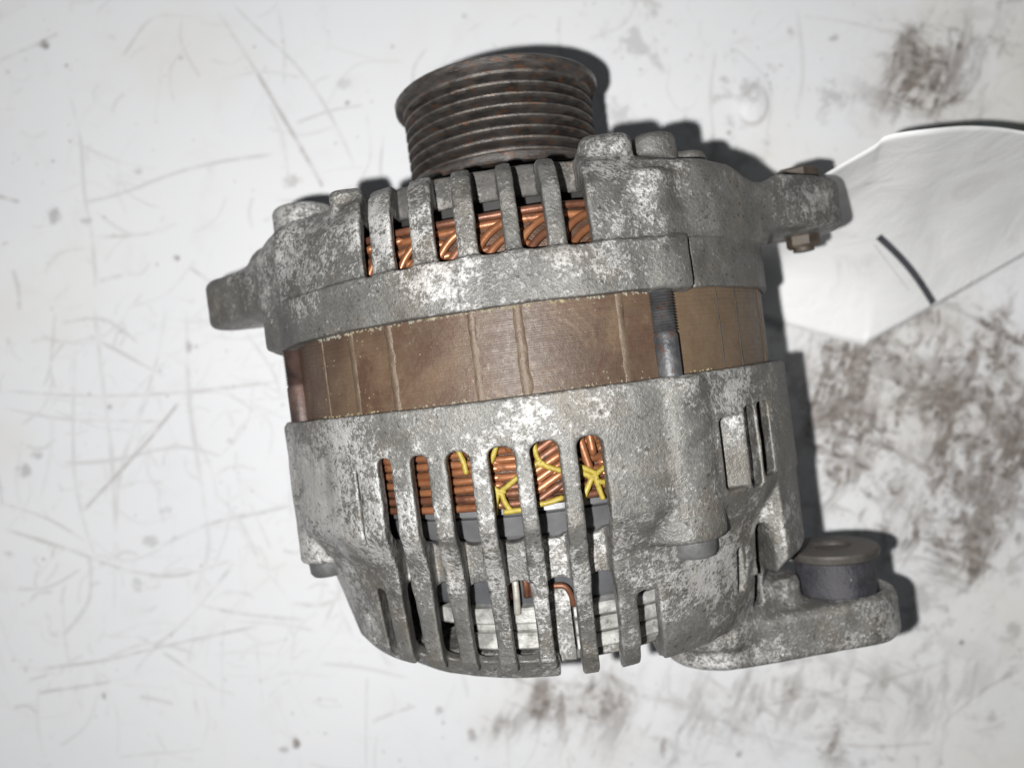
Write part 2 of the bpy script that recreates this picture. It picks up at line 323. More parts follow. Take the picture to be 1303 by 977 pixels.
for x, y, rx, ry, s in [(54,56,9,8,.8),(226,328,6,7,.75),(68,275,11,14,.42),(108,280,9,9,.38),(371,231,16,11,.34),(443,132,5,4,.55),(439,108,14,10,.22),(174,217,8,5,.35),
    (84,83,3,3,.5),(230,74,4,4,.4),(30,598,12,12,.36),(46,580,10,6,.32),(12,706,10,6,.3),(140,518,5,5,.55),(190,688,12,10,.3),(212,650,10,6,.3),(176,745,9,12,.26),
    (378,945,7,10,.75),(362,955,8,5,.4),(132,885,4,6,.5),(240,440,6,10,.45),(292,560,8,6,.32),(1060,48,9,6,.4),(928,168,4,4,.55),(1260,46,4,4,.6),(845,950,6,16,.6),
    (1225,818,4,4,.8),(1170,800,5,4,.4),(1205,775,4,5,.4),(1290,800,10,16,.35),(690,700,3,3,.3),(1010,870,5,5,.6),(940,960,6,5,.5),(600,935,8,10,.5),(560,905,7,7,.4),(500,60,4,4,.3),(590,20,6,4,.25)]:
    g = blob(x, y, rx, ry, 1.0); dirt = np.maximum(dirt, s * smooth(g * (0.15 + 1.5 * n_c), 0.30, 0.80))
for k in range(420):                       # dots of grit
    x, y = rr.uniform(0, 1303), rr.uniform(0, 977); r = rr.uniform(0.8, 2.0)
    ci = np.searchsorted(PX[0], [x - 6, x + 6]); ri = np.searchsorted(-PY[:, 0], [-y - 6, -y + 6]); sl = (slice(*ri), slice(*ci))
    dirt[sl] = np.maximum(dirt[sl], rr.uniform(.2, .7) * np.clip(1.3 - np.hypot(PX[sl] - x, PY[sl] - y) / r, 0, 1))
tint = np.clip(0.75 * smooth(PX + 0.45 * (200 - PY), 780, 1300) * smooth(n_big, 0.2, 0.7) + 0.25 * smooth(n_big, .5, .8), 0, 1)
lump = np.hypot((PX - 957) / 17, (PY - 132) / 22)
ZZ = 5.5 * np.exp(-lump ** 2.6) + 2.0 * np.exp(-(((PX - 953) / 26) ** 2 + ((PY - 112) / 34) ** 2)) + 0.8 * (n_big - 0.5)
scr = np.maximum(scr, 0.5 * np.exp(-((lump - 1.18) / 0.14) ** 2) * smooth(PX + PY, 1070, 1110))  # darker arc along the lump's lower right edge, kept in the scratch channel
ny, nx = shp
verts = np.stack([XX, YY, ZZ - 0.8], -1).reshape(-1, 3) * S
idx = np.arange(ny * nx, dtype=np.int32).reshape(ny, nx)
quads = np.stack([idx[:-1, :-1], idx[:-1, 1:], idx[1:, 1:], idx[1:, :-1]], -1).reshape(-1, 4)

def mesh_np(name, v, q, mat, normals=None, smooth_shade=True):
    me = bpy.data.meshes.new(name)
    me.vertices.add(len(v)); me.vertices.foreach_set('co', np.ascontiguousarray(v, np.float32).ravel())
    k = q.shape[1]
    me.loops.add(q.size); me.loops.foreach_set('vertex_index', np.ascontiguousarray(q, np.int32).ravel())
    me.polygons.add(len(q)); me.polygons.foreach_set('loop_start', np.arange(0, q.size, k, dtype=np.int32))
    me.polygons.foreach_set('use_smooth', np.full(len(q), smooth_shade))
    me.update(calc_edges=True); me.materials.append(mat)
    if normals is not None: me.normals_split_custom_set_from_vertices(normals.tolist())
    return me
def link(name, me, parent=None):
    o = bpy.data.objects.new(name, me); COL.objects.link(o); o.parent = parent; return o
tm = mesh_np('table', verts, quads, M_TABLE)
ca = tm.color_attributes.new('wear', 'FLOAT_COLOR', 'POINT')
ca.data.foreach_set('color', np.stack([dirt, np.clip(scr, 0, .8), tint, film], -1).astype(np.float32).ravel())
table = link('table', tm)
table['kind'] = 'structure'; table['label'] = 'scratched and stained white painted table top'

# ------------------------------------------------------------------ the alternator
A = bpy.data.objects.new('alternator', None); COL.objects.link(A)
A.location = (27 * S, -12 * S, 0); A.rotation_euler = (0, 0, math.atan2(.127, .992)); A.empty_display_size = 0.02
A['label'] = 'grey corroded car alternator with ribbed pulley lying on its side on the white table'; A['category'] = 'alternator'
UP = np.array([0, 0, H])                  # parts are modelled about the axis: u right, v towards the pulley, w up

# ---- signed distance toolkit for the castings
def smin(a, b, k):
    if k <= 0: return np.minimum(a, b)
    h = np.clip(0.5 + 0.5 * (b - a) / k, 0, 1); return b + (a - b) * h - k * h * (1 - h)
def smax(a, b, k): return -smin(-a, -b, k)
def poly_table(pts, v, rmax, dr=1.0):
    """signed distance to a closed polygon in the (v, r) half plane"""
    r = np.arange(0, rmax, dr); Vv, Rr = np.meshgrid(v, r, indexing='ij')
    d = np.full(Vv.shape, 1e9); inside = np.zeros(Vv.shape, bool); n = len(pts)
    for i in range(n):
        (x0, y0), (x1, y1) = pts[i], pts[(i + 1) % n]
        if not (abs(y0) < 1e-6 and abs(y1) < 1e-6):        # no wall along the axis itself
            ex, ey = x1 - x0, y1 - y0; t = np.clip(((Vv - x0) * ex + (Rr - y0) * ey) / (ex * ex + ey * ey + 1e-12), 0, 1)
            d = np.minimum(d, (Vv - x0 - t * ex) ** 2 + (Rr - y0 - t * ey) ** 2)
        c = ((y0 > Rr) != (y1 > Rr))
        with np.errstate(divide='ignore', invalid='ignore'):
            inside ^= c & (Vv < (x1 - x0) * (Rr - y0) / (y1 - y0 + 1e-30) + x0)
    d = np.sqrt(d); return np.where(inside, -d, d).astype(np.float32)
class Field:
    def __init__(f, lo, hi, h):
        f.h = h; f.lo = np.array(lo, float)
        n = [int(math.ceil((b - a) / h)) + 1 for a, b in zip(lo, hi)]
        f.ax = [(lo[i] + h * np.arange(n[i])).astype(np.float32) for i in range(3)]
        f.d = np.full(n, 60.0, np.float32)
    def _sl(f, bb, pad):
        s = []
        for i in range(3):
            a, b = bb[i] if bb and bb[i] else (-1e9, 1e9)
            s.append(slice(max(int((a - pad - f.lo[i]) / f.h), 0), min(int((b + pad - f.lo[i]) / f.h) + 2, len(f.ax[i]))))
        return tuple(s), f.ax[0][s[0]][:, None, None], f.ax[1][s[1]][None, :, None], f.ax[2][s[2]][None, None, :]
    def add(f, fn, bb=None, k=0.0):
        s, u, v, w = f._sl(bb, k + 8); f.d[s] = smin(f.d[s], fn(u, v, w).astype(np.float32), k)
    def cut(f, fn, bb=None, k=0.0):
        s, u, v, w = f._sl(bb, k + 8); f.d[s] = smax(f.d[s], -fn(u, v, w).astype(np.float32), k)
    def revolve(f, pts):
        rmax = max(p[1] for p in pts) + 260
        def fn(u, v, w):
            T = poly_table(pts, v.ravel(), rmax); r = np.sqrt(u * u + w * w)[:, 0, :]
            r = np.minimum(r, rmax - 3); i = r.astype(np.int32); fr = (r - i).astype(np.float32)
            out = T[:, i] * (1 - fr) + T[:, i + 1] * fr
            return np.moveaxis(out, 0, 1)
        return fn
    def roughen(f, cell, amp):
        sh = f.d.shape; c = cell / f.h; g = RNG.random([int(n / c) + 3 for n in sh]).astype(np.float32) - 0.5
        for ax in range(3):
            x = np.arange(sh[ax]) / c; i = x.astype(int); fr = (x - i).astype(np.float32); fr = fr * fr * (3 - 2 * fr)
            shape = [1, 1, 1]; shape[ax] = -1; fr = fr.reshape(shape)
            g = np.take(g, i, ax) * (1 - fr) + np.take(g, i + 1, ax) * fr
        f.d += g * (2 * amp)
    def mesh(f):
        g = openvdb.FloatGrid(10.0); lim = 3 * f.h
        g.background = lim; g.copyFromArray(np.ascontiguousarray(np.clip(f.d, -lim, lim)))
        res = g.convertToQuads(0.0); p, q = res[0], res[-1]
        p = np.asarray(p, np.float64); q = np.asarray(q, np.int64)
        nrm = np.zeros_like(p)
        def samp(x):
            x = np.clip(x, 0, np.array(f.d.shape) - 1.001); i = x.astype(int); t = x - i; o = 0
            for a in (0, 1):
                for b in (0, 1):
                    for c in (0, 1):
                        wgt = (t[:, 0] if a else 1 - t[:, 0]) * (t[:, 1] if b else 1 - t[:, 1]) * (t[:, 2] if c else 1 - t[:, 2])
                        o = o + wgt * f.d[i[:, 0] + a, i[:, 1] + b, i[:, 2] + c]
            return o
        for ax in range(3):
            e = np.zeros(3); e[ax] = 0.8; nrm[:, ax] = samp(p + e) - samp(p - e)
        nrm /= np.linalg.norm(nrm, axis=1, keepdims=True) + 1e-9
        fn = np.cross(p[q[:, 2]] - p[q[:, 0]], p[q[:, 3]] - p[q[:, 1]])
        if (fn * nrm[q].mean(1)).sum() < 0: q = q[:, ::-1]
        return p * f.h + f.lo, q, nrm
def b2(x, y, x0, x1, y0, y1, r=0.0):
    qx = np.abs(x - (x0 + x1) / 2) - (x1 - x0) / 2 + r; qy = np.abs(y - (y0 + y1) / 2) - (y1 - y0) / 2 + r
    return np.sqrt(np.maximum(qx, 0) ** 2 + np.maximum(qy, 0) ** 2) + np.minimum(np.maximum(qx, qy), 0) - r
def ext(d2, v, v0, v1, r=0.0):
    a = d2 + r; b = np.abs(v - (v0 + v1) / 2) - (v1 - v0) / 2 + r
    return np.sqrt(np.maximum(a, 0) ** 2 + np.maximum(b, 0) ** 2) + np.minimum(np.maximum(a, b), 0) - r
def arm(u, w, a, ra, b, rb):
    ex, ey = b[0] - a[0], b[1] - a[1]; t = np.clip(((u - a[0]) * ex + (w - a[1]) * ey) / (ex * ex + ey * ey), 0, 1)
    return np.sqrt((u - a[0] - t * ex) ** 2 + (w - a[1] - t * ey) ** 2) - (ra + (rb - ra) * t)
def rod(c, r, v0, v1, rd=4.0):
    return (lambda u, v, w: ext(np.sqrt((u - c[0]) ** 2 + (w - c[1]) ** 2) - r, v, v0, v1, rd)), [(c[0] - r, c[0] + r), (v0, v1), (c[1] - r, c[1] + r)]
def split(name, V, Q, Nn, mat, parent, sets):
    """the casting as one part, and each rib of it as a sub-part with its own faces"""
    cen = V[Q].mean(1); owner = np.full(len(Q), -1)
    for i, t in enumerate(sets): owner[(owner < 0) & t(cen)] = i
    objs = []
    base = None
    for i in range(-1, len(sets)):
        q = Q[owner == i]
        if len(q) == 0: continue
        used, inv = np.unique(q, return_inverse=True)
        nm = name[0] if i < 0 else name[1]
        me = mesh_np(nm, (V[used] + UP) * S, inv.reshape(q.shape), mat, Nn[used])
        o = link(nm, me, parent if i < 0 else base)
        if i < 0: base = o
        objs.append(o)
    return objs

def rad(u, w): return np.sqrt(u * u + w * w)
# ---- rear bracket (the end with the bushing)
R = Field((-326, -346, -312), (418, 14, 316), 2.4)
R.add(R.revolve([(4, 0), (4, 302), (-112, 302), (-150, 276), (-200, 263), (-245, 251), (-268, 234), (-280, 205), (-280, 0)]))
sect = R.revolve([(0, 0), (0, 300), (-196, 300), (-212, 284), (-222, 230), (-222, 0)])
sect2 = R.revolve([(-120, 0), (-120, 276), (-150, 271), (-200, 262), (-250, 248), (-270, 236), (-276, 200), (-276, 0)])
def right_flank(a0, a1):
    ca, sa = math.cos(math.radians(a0)), math.sin(math.radians(a0)); cb, sb = math.cos(math.radians(a1)), math.sin(math.radians(a1))
    return lambda u, v, w: np.maximum(np.maximum(sect(u, v, w), -(u * ca - w * sa)), (u * cb - w * sb))
def shoulder(u, v, w):
    ca, sa = math.cos(math.radians(20)), math.sin(math.radians(20)); cb, sb = math.cos(math.radians(62)), math.sin(math.radians(62))
    return np.maximum(np.maximum(sect2(u, v, w), -(u * ca - w * sa)), (u * cb - w * sb))
R.add(right_flank(50, 150), [(100, 330), None, None], 3)
R.add(shoulder, [(40, 330), (-300, -100), (0, 320)], 3)
for c, r, v0, v1 in [((114, 238), 45, -147, 2), ((-251, 103), 35, -153, 2), ((-118, -243), 42, -147, 2), ((251, -103), 35, -153, 2)]:
    f_, bb = rod(c, r, v0, v1, 4); R.add(f_, bb, 2.5)
# mounting lug with its arm
R.add(lambda u, v, w: ext(arm(u, w, (176, 78), 62, (326, 60), 65), v, -325, -273, 9), [(60, 412), (-330, -278), (-20, 250)], 7)
R.add(lambda u, v, w: ext(arm(u, w, (165, 85), 64, (236, 66), 44), v, -300, -244, 10), [(80, 330), (-312, -220), (0, 210)], 10)
R.cut(R.revolve([(20, 0), (20, 277), (-112, 277), (-128, 250), (-136, 208), (-176, 206), (-180, 236), (-236, 229), (-252, 212), (-262, 195), (-272, 150), (-272, 0)]), None, 3)
RG = [(-183.2, -180.4), (-158, -145.5), (-125, -110), (-91.5, -71), (-54, -32), (-16, 6.8), (24.5, 45.2)]
for i, (a, b) in enumerate(RG):
    base_r = 229 if i else 268
    top = -38.5 if i else -48
    rr_ = min(8, (b - a) * 0.45)
    if i: R.cut(lambda u, v, w: np.maximum(b2(u, v, a, b, -420, top, rr_), np.maximum(np.maximum(base_r + np.minimum(v + 215, 0) * 0.55, np.where(v < -250, 226 + 0.85 * (v + 255), 0)) - rad(u, w), -w)), [(a, b), (-420, top), (0, 330)], 3)
    R.cut(lambda u, v, w: np.maximum(b2(u, v, a, b, -137 if i else -122, top, rr_), -w), [(a, b), (-140, top), (0, 330)], 3 if i else 0)
    R.cut(lambda u, v, w: np.maximum(b2(u, v, a, b, -253, -175 if i else -186, rr_), -w), [(a, b), (-256, -173), (0, 330)], 3 if i else 0)
R.cut(lambda u, v, w: np.maximum(b2(u, v, -187, -176.5, -254, -172, 4), -w), [(-187, -176), (-254, -172), (0, 330)], 2)
R.cut(lambda u, v, w: np.maximum(b2(u, v, -208, -205.4, -244, -200, 1), -w), [(-208, -205), (-244, -200), (0, 330)], 0)
R.cut(lambda u, v, w: np.maximum(b2(u, v, 65.6, 86.6, -400, -190, 7), -w), [(65, 87), (-400, -188), (0, 330)], 4)
for a, b in [(-12, 7), (25, 46), (66, 87)]:                    # the end plate is missing here: ribs end as free tips
    R.cut(lambda u, v, w: np.maximum(b2(u, v, a, b, -420, -245, 2), -w + 60), [(a, b), (-420, -243), (60, 330)], 3)
R.cut(lambda u, v, w: np.maximum(b2(u, v, -12, 87, -420, -250, 6), np.maximum(rad(u, w) - 212, 40 - w)), [(-12, 87), (-420, -240), (40, 330)], 4)
R.cut(lambda u, v, w: np.maximum(b2(u, v, -214, -13, -420, -260, 2), np.maximum(227 + 0.85 * (v + 255) - rad(u, w), -w)), [(-214, -13), (-420, -260), (0, 330)], 7)
for a, b, v0, v1, fl, k in [(160.5, 190, -109, -41, 234, 2), (191.5, 205, -113, -34, 196, 2), (209.5, 225, -106, -33, 168, 2), (176, 190, -228, -176, 173, 2)]:
    R.cut(lambda u, v, w: np.maximum(b2(u, v, a, b, v0, v1, 5), fl - w), [(a, b), (v0, v1), (fl, 330)], k)
R.cut(lambda u, v, w: np.maximum(b2(u, v, 205, 219, -262, -160, 6), np.maximum(222 - rad(u, w), -w)), [(205, 219), (-262, -160), (0, 330)], 2.5)
f_, bb = rod((328, 60), 47, -300, -258, 2); R.cut(f_, bb, 3)
R.roughen(12, 0.45); R.roughen(46, 0.7)
V, Q, Nn = R.mesh()
edges = [-206] + [x for g in RG for x in g] + [65.6]
def rib_test(a, b):
    def t(c):
        u, v, w = c.T; r = np.hypot(u, w)
        return (u > a - 2.5) & (u < b + 2.5) & (w > 60) & (((v < -46) & (v > -137) & (r > 262)) | ((v <= -137) & (r > 233 + np.minimum(v + 215, 0) * 0.55)) | ((v < -184) & (v > -251) & (r > 205)))
    return t
ribs = [(RG[i][1], RG[i + 1][0]) for i in range(len(RG) - 1)] + [(RG[-1][1], 66)]
rear = split(('rear_bracket', 'cooling_rib'), V, Q, Nn, M_REAR, A, [rib_test(a, b) for a, b in ribs])
rear[0]['label'] = 'pale speckled rear end casting with bolt lug and vent ribs'
del R

# ---- front bracket (the pulley end)
Fd = Field((-408, 80, -312), (408, 264, 316), 2.4)
Fd.add(Fd.revolve([(84, 0), (84, 302), (130, 302), (131, 297), (185, 289), (208, 274), (221, 250), (226, 222), (230, 120), (236, 90), (236, 0)]))
for c, r, v0, v1 in [((118, 236), 34, 84, 196), ((120, 247), 33, 85, 129), ((-254, 103), 40, 85, 192), ((-120, -248), 34, 84, 196), ((254, -103), 36, 85, 192)]:
    f_, bb = rod(c, r, v0, v1, 6); Fd.add(f_, bb, 8)
Fd.add(lambda u, v, w: ext(b2(u, w, 65, 117, 120, 249, 14), v, 140, 240, 12), [(64, 116), (140, 243), (120, 256)], 6)
Fd.add(lambda u, v, w: ext(b2(u, w, -183, -147, 100, 212, 8), v, 140, 229, 9), [(-183, -147), (140, 229), (100, 212)], 5)
for c, r, v1 in [((147, 186), 24, 247), ((184, 166), 22, 231), ((-247, 56), 36, 256)]:
    f_, bb = rod(c, r, 150, v1, 9); Fd.add(f_, bb, 5)
Fd.add(lambda u, v, w: ext(arm(u, w, (-190, 60), 110, (-352, 2), 41), v, 130, 190, 10), [(-400, -80), (126, 194), (-60, 175)], 14)
Fd.add(lambda u, v, w: ext(arm(u, w, (-200, 90), 95, (-272, 40), 50), v, 125, 214, 20), [(-330, -100), (120, 218), (-20, 190)], 14)
Fd.add(lambda u, v, w: ext(arm(u, w, (205, 112), 76, (333, 60), 51), v, 147, 205, 8), [(90, 402), (140, 210), (0, 245)], 14)
Fd.add(lambda u, v, w: ext(arm(u, w, (140, 160), 86, (204, 112), 74), v, 132, 209, 12), [(40, 295), (125, 224), (30, 270)], 8)
Fd.cut(lambda u, v, w: np.sqrt((u - 256) ** 2 + (v - 232) ** 2) - 38 + 0 * w, [(210, 300), (190, 275), None], 9)
Fd.cut(lambda u, v, w: np.maximum(np.maximum(b2(u, v, 153, 330, 60, 131, 1), 293 - rad(u, w)), -120 - w), [(153, 330), (60, 134), (-120, 320)], 1.5)
Fd.cut(lambda u, v, w: b2(u, v, 151.5, 155.5, 60, 130, 1) + 0 * w + np.where((w > 150), 0, 50), [(151, 156), (60, 130), (150, 320)], 1)
Fd.cut(Fd.revolve([(60, 0), (60, 277), (150, 277), (186, 262), (196, 212), (214, 200), (214, 0)]), None, 2)
FG = [(-148, -140), (-116.5, -100), (-77, -58), (-39.5, -16), (-1, 22), (39.5, 61)]
for a, b in FG:
    rr_ = min(7, (b - a) * .4)
    Fd.cut(lambda u, v, w: np.maximum(b2(u, v, a, b, 130, 420, rr_), np.maximum(228 - 0.25 * np.abs(v - 205) - rad(u, w), -w)), [(a, b), (130, 300), (0, 330)], 4)
    Fd.cut(lambda u, v, w: np.maximum(b2(u, v, a, b, 130.5, 192, 1.5), 60 - w), [(a, b), (130, 195), (60, 330)], 1.5)
f_, bb = rod((0, 0), 74, 200, 300, 2); Fd.cut(f_, bb, 3)
Fd.roughen(12, 0.45); Fd.roughen(46, 0.7)
V, Q, Nn = Fd.mesh()
def fin_test(a, b):
    def t(c):
        u, v, w = c.T; r = np.hypot(u, w)
        return (u > a - 2.5) & (u < b + 2.5) & (w > 120) & (v > 132.5) & (r > np.where(v > 191, 236 - 0.25 * np.abs(v - 205), 225))
    return t
def ring_test(c):
    u, v, w = c.T; r = np.hypot(u, w)
    return (u > -149) & (u < 61.5) & (w > 60) & (v > 186) & (r < 236 - 0.25 * np.abs(v - 205))
fins = [(FG[i][1], FG[i + 1][0]) for i in range(len(FG) - 1)]
front = split(('front_bracket', 'cooling_fin'), V, Q, Nn, M_FRONT, A, [fin_test(a, b) for a, b in fins] + [ring_test])
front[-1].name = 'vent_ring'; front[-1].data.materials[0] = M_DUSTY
front[0]['label'] = 'dark grey front end casting with mounting ears'
del Fd

# ---- mesh helpers for turned and drawn parts
def lathe(pts, seg=160, c=(0, 0), jit=0.0):
    """turn a closed (v, r) outline about an axis parallel to v"""
    t = np.linspace(0, 2 * np.pi, seg, endpoint=False); p = np.array(pts, float); n = len(p)
    v = np.zeros((n, seg, 3)); r = p[:, 1:2] + (RNG.random((n, seg)) - .5) * jit * (p[:, 1:2] > 1)
    v[..., 0] = c[0] + r * np.sin(t); v[..., 1] = p[:, 0:1]; v[..., 2] = c[1] + r * np.cos(t)
    i = np.arange(n * seg).reshape(n, seg); j = np.roll(i, -1, 1)
    k = np.roll(i, -1, 0); l = np.roll(j, -1, 0)
    q = np.stack([i, k, l, j], -1).reshape(-1, 4)
    return v.reshape(-1, 3), q
def part(name, vq, mat, parent=None, smooth_shade=True, sharp=None):
    v, q = vq
    me = mesh_np(name, (np.asarray(v) + UP) * S, np.asarray(q), mat, None, smooth_shade)
    o = link(name, me, A if parent is None else parent)
    if sharp: me.set_sharp_from_angle(angle=math.radians(sharp))
    return o
def tube(path, r, seg=10, jit=0.0):
    p = np.array(path, float); n = len(p); t = np.gradient(p, axis=0); t /= np.linalg.norm(t, axis=1, keepdims=True) + 1e-9
    ref = np.array([0.31, 0.17, 0.93]); a = np.cross(t, ref); a /= np.linalg.norm(a, axis=1, keepdims=True) + 1e-9; b = np.cross(t, a)
    th = np.linspace(0, 2 * np.pi, seg, endpoint=False)
    rad_ = np.full(n, r) * (1 + (RNG.random(n) - .5) * jit); rad_[0] = rad_[-1] = 0.05
    v = p[:, None] + rad_[:, None, None] * (np.cos(th)[None, :, None] * a[:, None] + np.sin(th)[None, :, None] * b[:, None])
    i = np.arange(n * seg).reshape(n, seg); j = np.roll(i, -1, 1)
    q = np.stack([i[:-1], j[:-1], j[1:], i[1:]], -1).reshape(-1, 4)
    return v.reshape(-1, 3), q                                  # the ends are drawn to a point
def spline(pts, m=8):
    p = np.array(pts, float); t = np.linspace(0, len(p) - 1, m * (len(p) - 1) + 1)
    i = np.clip(t.astype(int), 0, len(p) - 2); f = (t - i)[:, None]
    p0 = p[np.maximum(i - 1, 0)]; p1 = p[i]; p2 = p[i + 1]; p3 = p[np.minimum(i + 2, len(p) - 1)]
    return 0.5 * (2 * p1 + (p2 - p0) * f + (2 * p0 - 5 * p1 + 4 * p2 - p3) * f ** 2 + (3 * p1 - p0 - 3 * p2 + p3) * f ** 3)
def cyl(deg, v, r):
    a = np.radians(np.asarray(deg, float)); r = np.asarray(r, float)
    return np.stack([r * np.sin(a), np.asarray(v, float) + 0 * a, r * np.cos(a)], -1)

# ---- stator: a pack of thin steel laminations with weld beads
prof = [(0, 250)]
vv = 0.0; k = 0
while vv < 86:
    th = random.uniform(1.5, 2.2); rr_ = 286 + random.uniform(-0.09, 0.09)
    prof += [(vv, rr_ - 0.06), (vv + 0.25, rr_), (vv + th - 0.25, rr_), (vv + th, rr_ - 0.06)]; vv += th
prof += [(vv, 250)]
stator = part('stator_core', lathe(prof, 220), M_STATOR, sharp=None)
stator['label'] = 'brown varnished stack of steel laminations between the end castings'
for deg, wd, hgt in [(-37.6, 4.8, 1.0), (-27.8, 5.6, 1.2), (-10.9, 5.2, 0.9), (-2.5, 7.0, 1.5), (16.2, 5.0, 0.6), (39.8, 0.8, .6), (46.8, 1.2, .8), (-47.5, 2.6, 1.0), (62, 4, 1.5), (-70, 4, 1.5)]:
    n = 44; v_ = np.linspace(3, 84, n); rows = []
    wob = lambda: np.interp(np.arange(n), np.linspace(0, n - 1, 12), RNG.random(12))
    for off, hh in [(-1, -1.4), (-.55, .7), (0, 1), (.55, .7), (1, -1.4)]:
        w_ = wd * (0.7 + 0.6 * wob()); d = deg + np.degrees(off * w_ / 286)
        rows.append(cyl(d, v_, 286 + hh * hgt * (0.6 + 0.7 * wob())))
    g = np.stack(rows, 1); i = np.arange(n * 5).reshape(n, 5)
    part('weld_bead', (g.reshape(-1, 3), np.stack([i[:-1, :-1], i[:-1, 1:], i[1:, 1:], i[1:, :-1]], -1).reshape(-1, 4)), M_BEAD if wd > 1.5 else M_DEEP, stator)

# ---- through bolts along the stator, heads under the rear bosses
def bolt(c, mat, rb=11.0, split_v=44):
    pr = [(-6, 0), (-6, rb), (split_v - 3, rb), (split_v, rb - 1.5)]
    v_ = split_v
    while v_ < 88: pr += [(v_, rb - 1.6), (v_ + 1.3, rb + 0.5), (v_ + 2.6, rb - 1.6)]; v_ += 2.6
    pr += [(92, rb - 1), (92, 0)]
    return part('through_bolt', lathe(pr, 36, c), mat, sharp=50)
def head(c, v0, b_):
    pr = [(v0 + 8, 0), (v0 + 8, 25), (v0 - 2, 25.5), (v0 - 4.5, 24), (v0 - 5, 21.5), (v0 - 17, 20.5), (v0 - 21, 17.5), (v0 - 21.5, 0)]
    return part('bolt_head', lathe(pr, 40, c), M_HEAD, b_, sharp=35)
b1 = bolt((119.5, 265), M_BOLT); head((126, 242), -146, b1)
b2_ = bolt((-258, 127), M_RUSTBOLT, 13); head((-258, 100), -151, b2_)

# ---- windings
fw = part('front_winding', lathe([(80, 215), (80, 251), (168, 251), (173, 247), (173, 215)], 120), M_VARNISH)
rw = part('rear_winding', lathe([(8, 215), (8, 252), (-96, 252), (-99, 248), (-99, 215)], 120), M_VARNISH)
WR = 3.75
def wire(deg, v, r, par, rr_=WR):
    part('copper_wire', tube(cyl(deg, v, r), rr_ * random.uniform(.94, 1.06), 9), random.choice(M_COPPERS), par)
for k in range(2):                                             # wires running round the rim of the front overhang
    d = np.linspace(-75, 75, 90); wire(d, 173.5 - 7.8 * k + 1.2 * np.sin(d / 9 + k), 255 - (5 if k else 0) + 0.8 * np.sin(d / 5 + k), fw)
for g, d0 in enumerate(np.arange(-63.5, 62, 8.7)):             # nested arcs rising from the slots and bending over
    tilt = random.uniform(-.5, .5)
    for i in range(6):
        t = np.linspace(0, 1, 24); jit = random.uniform(-.2, .2)
        A_ = 11.5 - 0.7 * i; B_ = 74 - 11.5 * i
        d = d0 + 2.0 * i + jit + tilt + A_ * (1 - np.cos(t * np.pi / 2)) ** 1.1; v_ = 92 + B_ * np.sin(t * np.pi / 2)
        wire(d, v_, 265 - 0.4 * i - 11.5 * t ** 1.7 + 0.6 * math.sin(g * 3 + i), fw)
for k in range(7):                                             # rear overhang: wires lying side by side round the rim
    for d0 in np.arange(-66, 60, 22):
        d = np.linspace(d0 - 12.5, d0 + 12.5, 26); x_ = (d - d0) / 12.5
        v_ = -94.5 + 8.3 * k + random.uniform(-1.6, 1.6) * x_ * (k > 0) + random.uniform(-.5, .5) + 1.6 * math.sin(k * 1.7 + d0) * x_ ** 2
        wire(d, v_, 259.5 + 2.2 * math.sin(k * 2.3 + d0) * x_ - 4 * x_ ** 4, rw)
for d0 in np.arange(-44, 44, 3.7):                             # wires coming out of the slots
    t = np.linspace(0, 1, 12); wire(d0 + random.uniform(-.8, .8) + t * random.uniform(-2.0, 2.0), -8 - 40 * t, 261 + 3 * np.sin(t * 3) + random.uniform(-2, 2), rw)
for k in range(6):                                             # strands climbing across the fifth vent
    x_ = np.linspace(0, 1, 20); wire(-6.5 + 11 * x_, -97 + 8.6 * k + 19 * (x_ * x_ * (3 - 2 * x_)) + random.uniform(-.6, .6), 264.5 - 6 * (2 * x_ - 1) ** 4, rw)
for pts in [[(3.4, -20), (3.6, -45), (3.5, -78)], [(6.2, -20), (6.6, -45), (7.8, -72)], [(8.2, -22), (8.8, -60)]]:   # upright strands in the sixth
    p = spline([cyl(a_, v_, 266.0) for a_, v_ in pts], 8); part('copper_wire', tube(p, WR, 9), M_COPPER, rw)
def lace(pts, r=2.7):
    p = spline([cyl(d, v, rr_) for d, v, rr_ in pts], 7); part('lacing_cord', tube(p, r, 8, 0.10), M_LACING, rw)
LR = 268.5
# ties seen through the vents: (angle, v, radius)
def P2(px, py, rr_=LR):                                        # measured vent position -> angle and v on the winding
    w = rr_ * .95
    for _ in range(60):
        s = (CAM - w) / CAM; x = (px - 651.5) * s - 27; y = (488.5 - py) * s + 12
        u = .99190 * x + .12699 * y; w = .6 * w + .4 * math.sqrt(max(rr_ ** 2 - u * u, 1))
    return (math.degrees(math.atan2(u, w)), -.12699 * x + .99190 * y, rr_)
for pts in [[(618, 606), (628, 620), (636, 626)], [(636, 626), (646, 618), (660, 606)], [(634, 626), (631, 640), (630, 656)], [(638, 626), (642, 638), (650, 650)], [(628, 623), (636, 628), (643, 623)],
            [(582, 572), (589, 586), (594, 604)], [(679, 560), (682, 578), (688, 588)], [(673, 600), (680, 592), (689, 586)], [(687, 588), (698, 594), (716, 599)], [(682, 587), (688, 591), (693, 588)],
            [(676, 642), (695, 640), (718, 632)], [(730, 597), (742, 602), (756, 607)], [(754, 607), (762, 600), (772, 592)], [(754, 606), (748, 620), (740, 640)], [(757, 607), (762, 620), (768, 636)],
            [(757, 611), (766, 613), (780, 612)], [(733, 592), (745, 596), (760, 603)], [(748, 605), (755, 609), (761, 605)], [(640, 652), (652, 650), (668, 648)], [(624, 590), (630, 572), (631, 566)]]:
    lace([P2(*p) for p in pts])

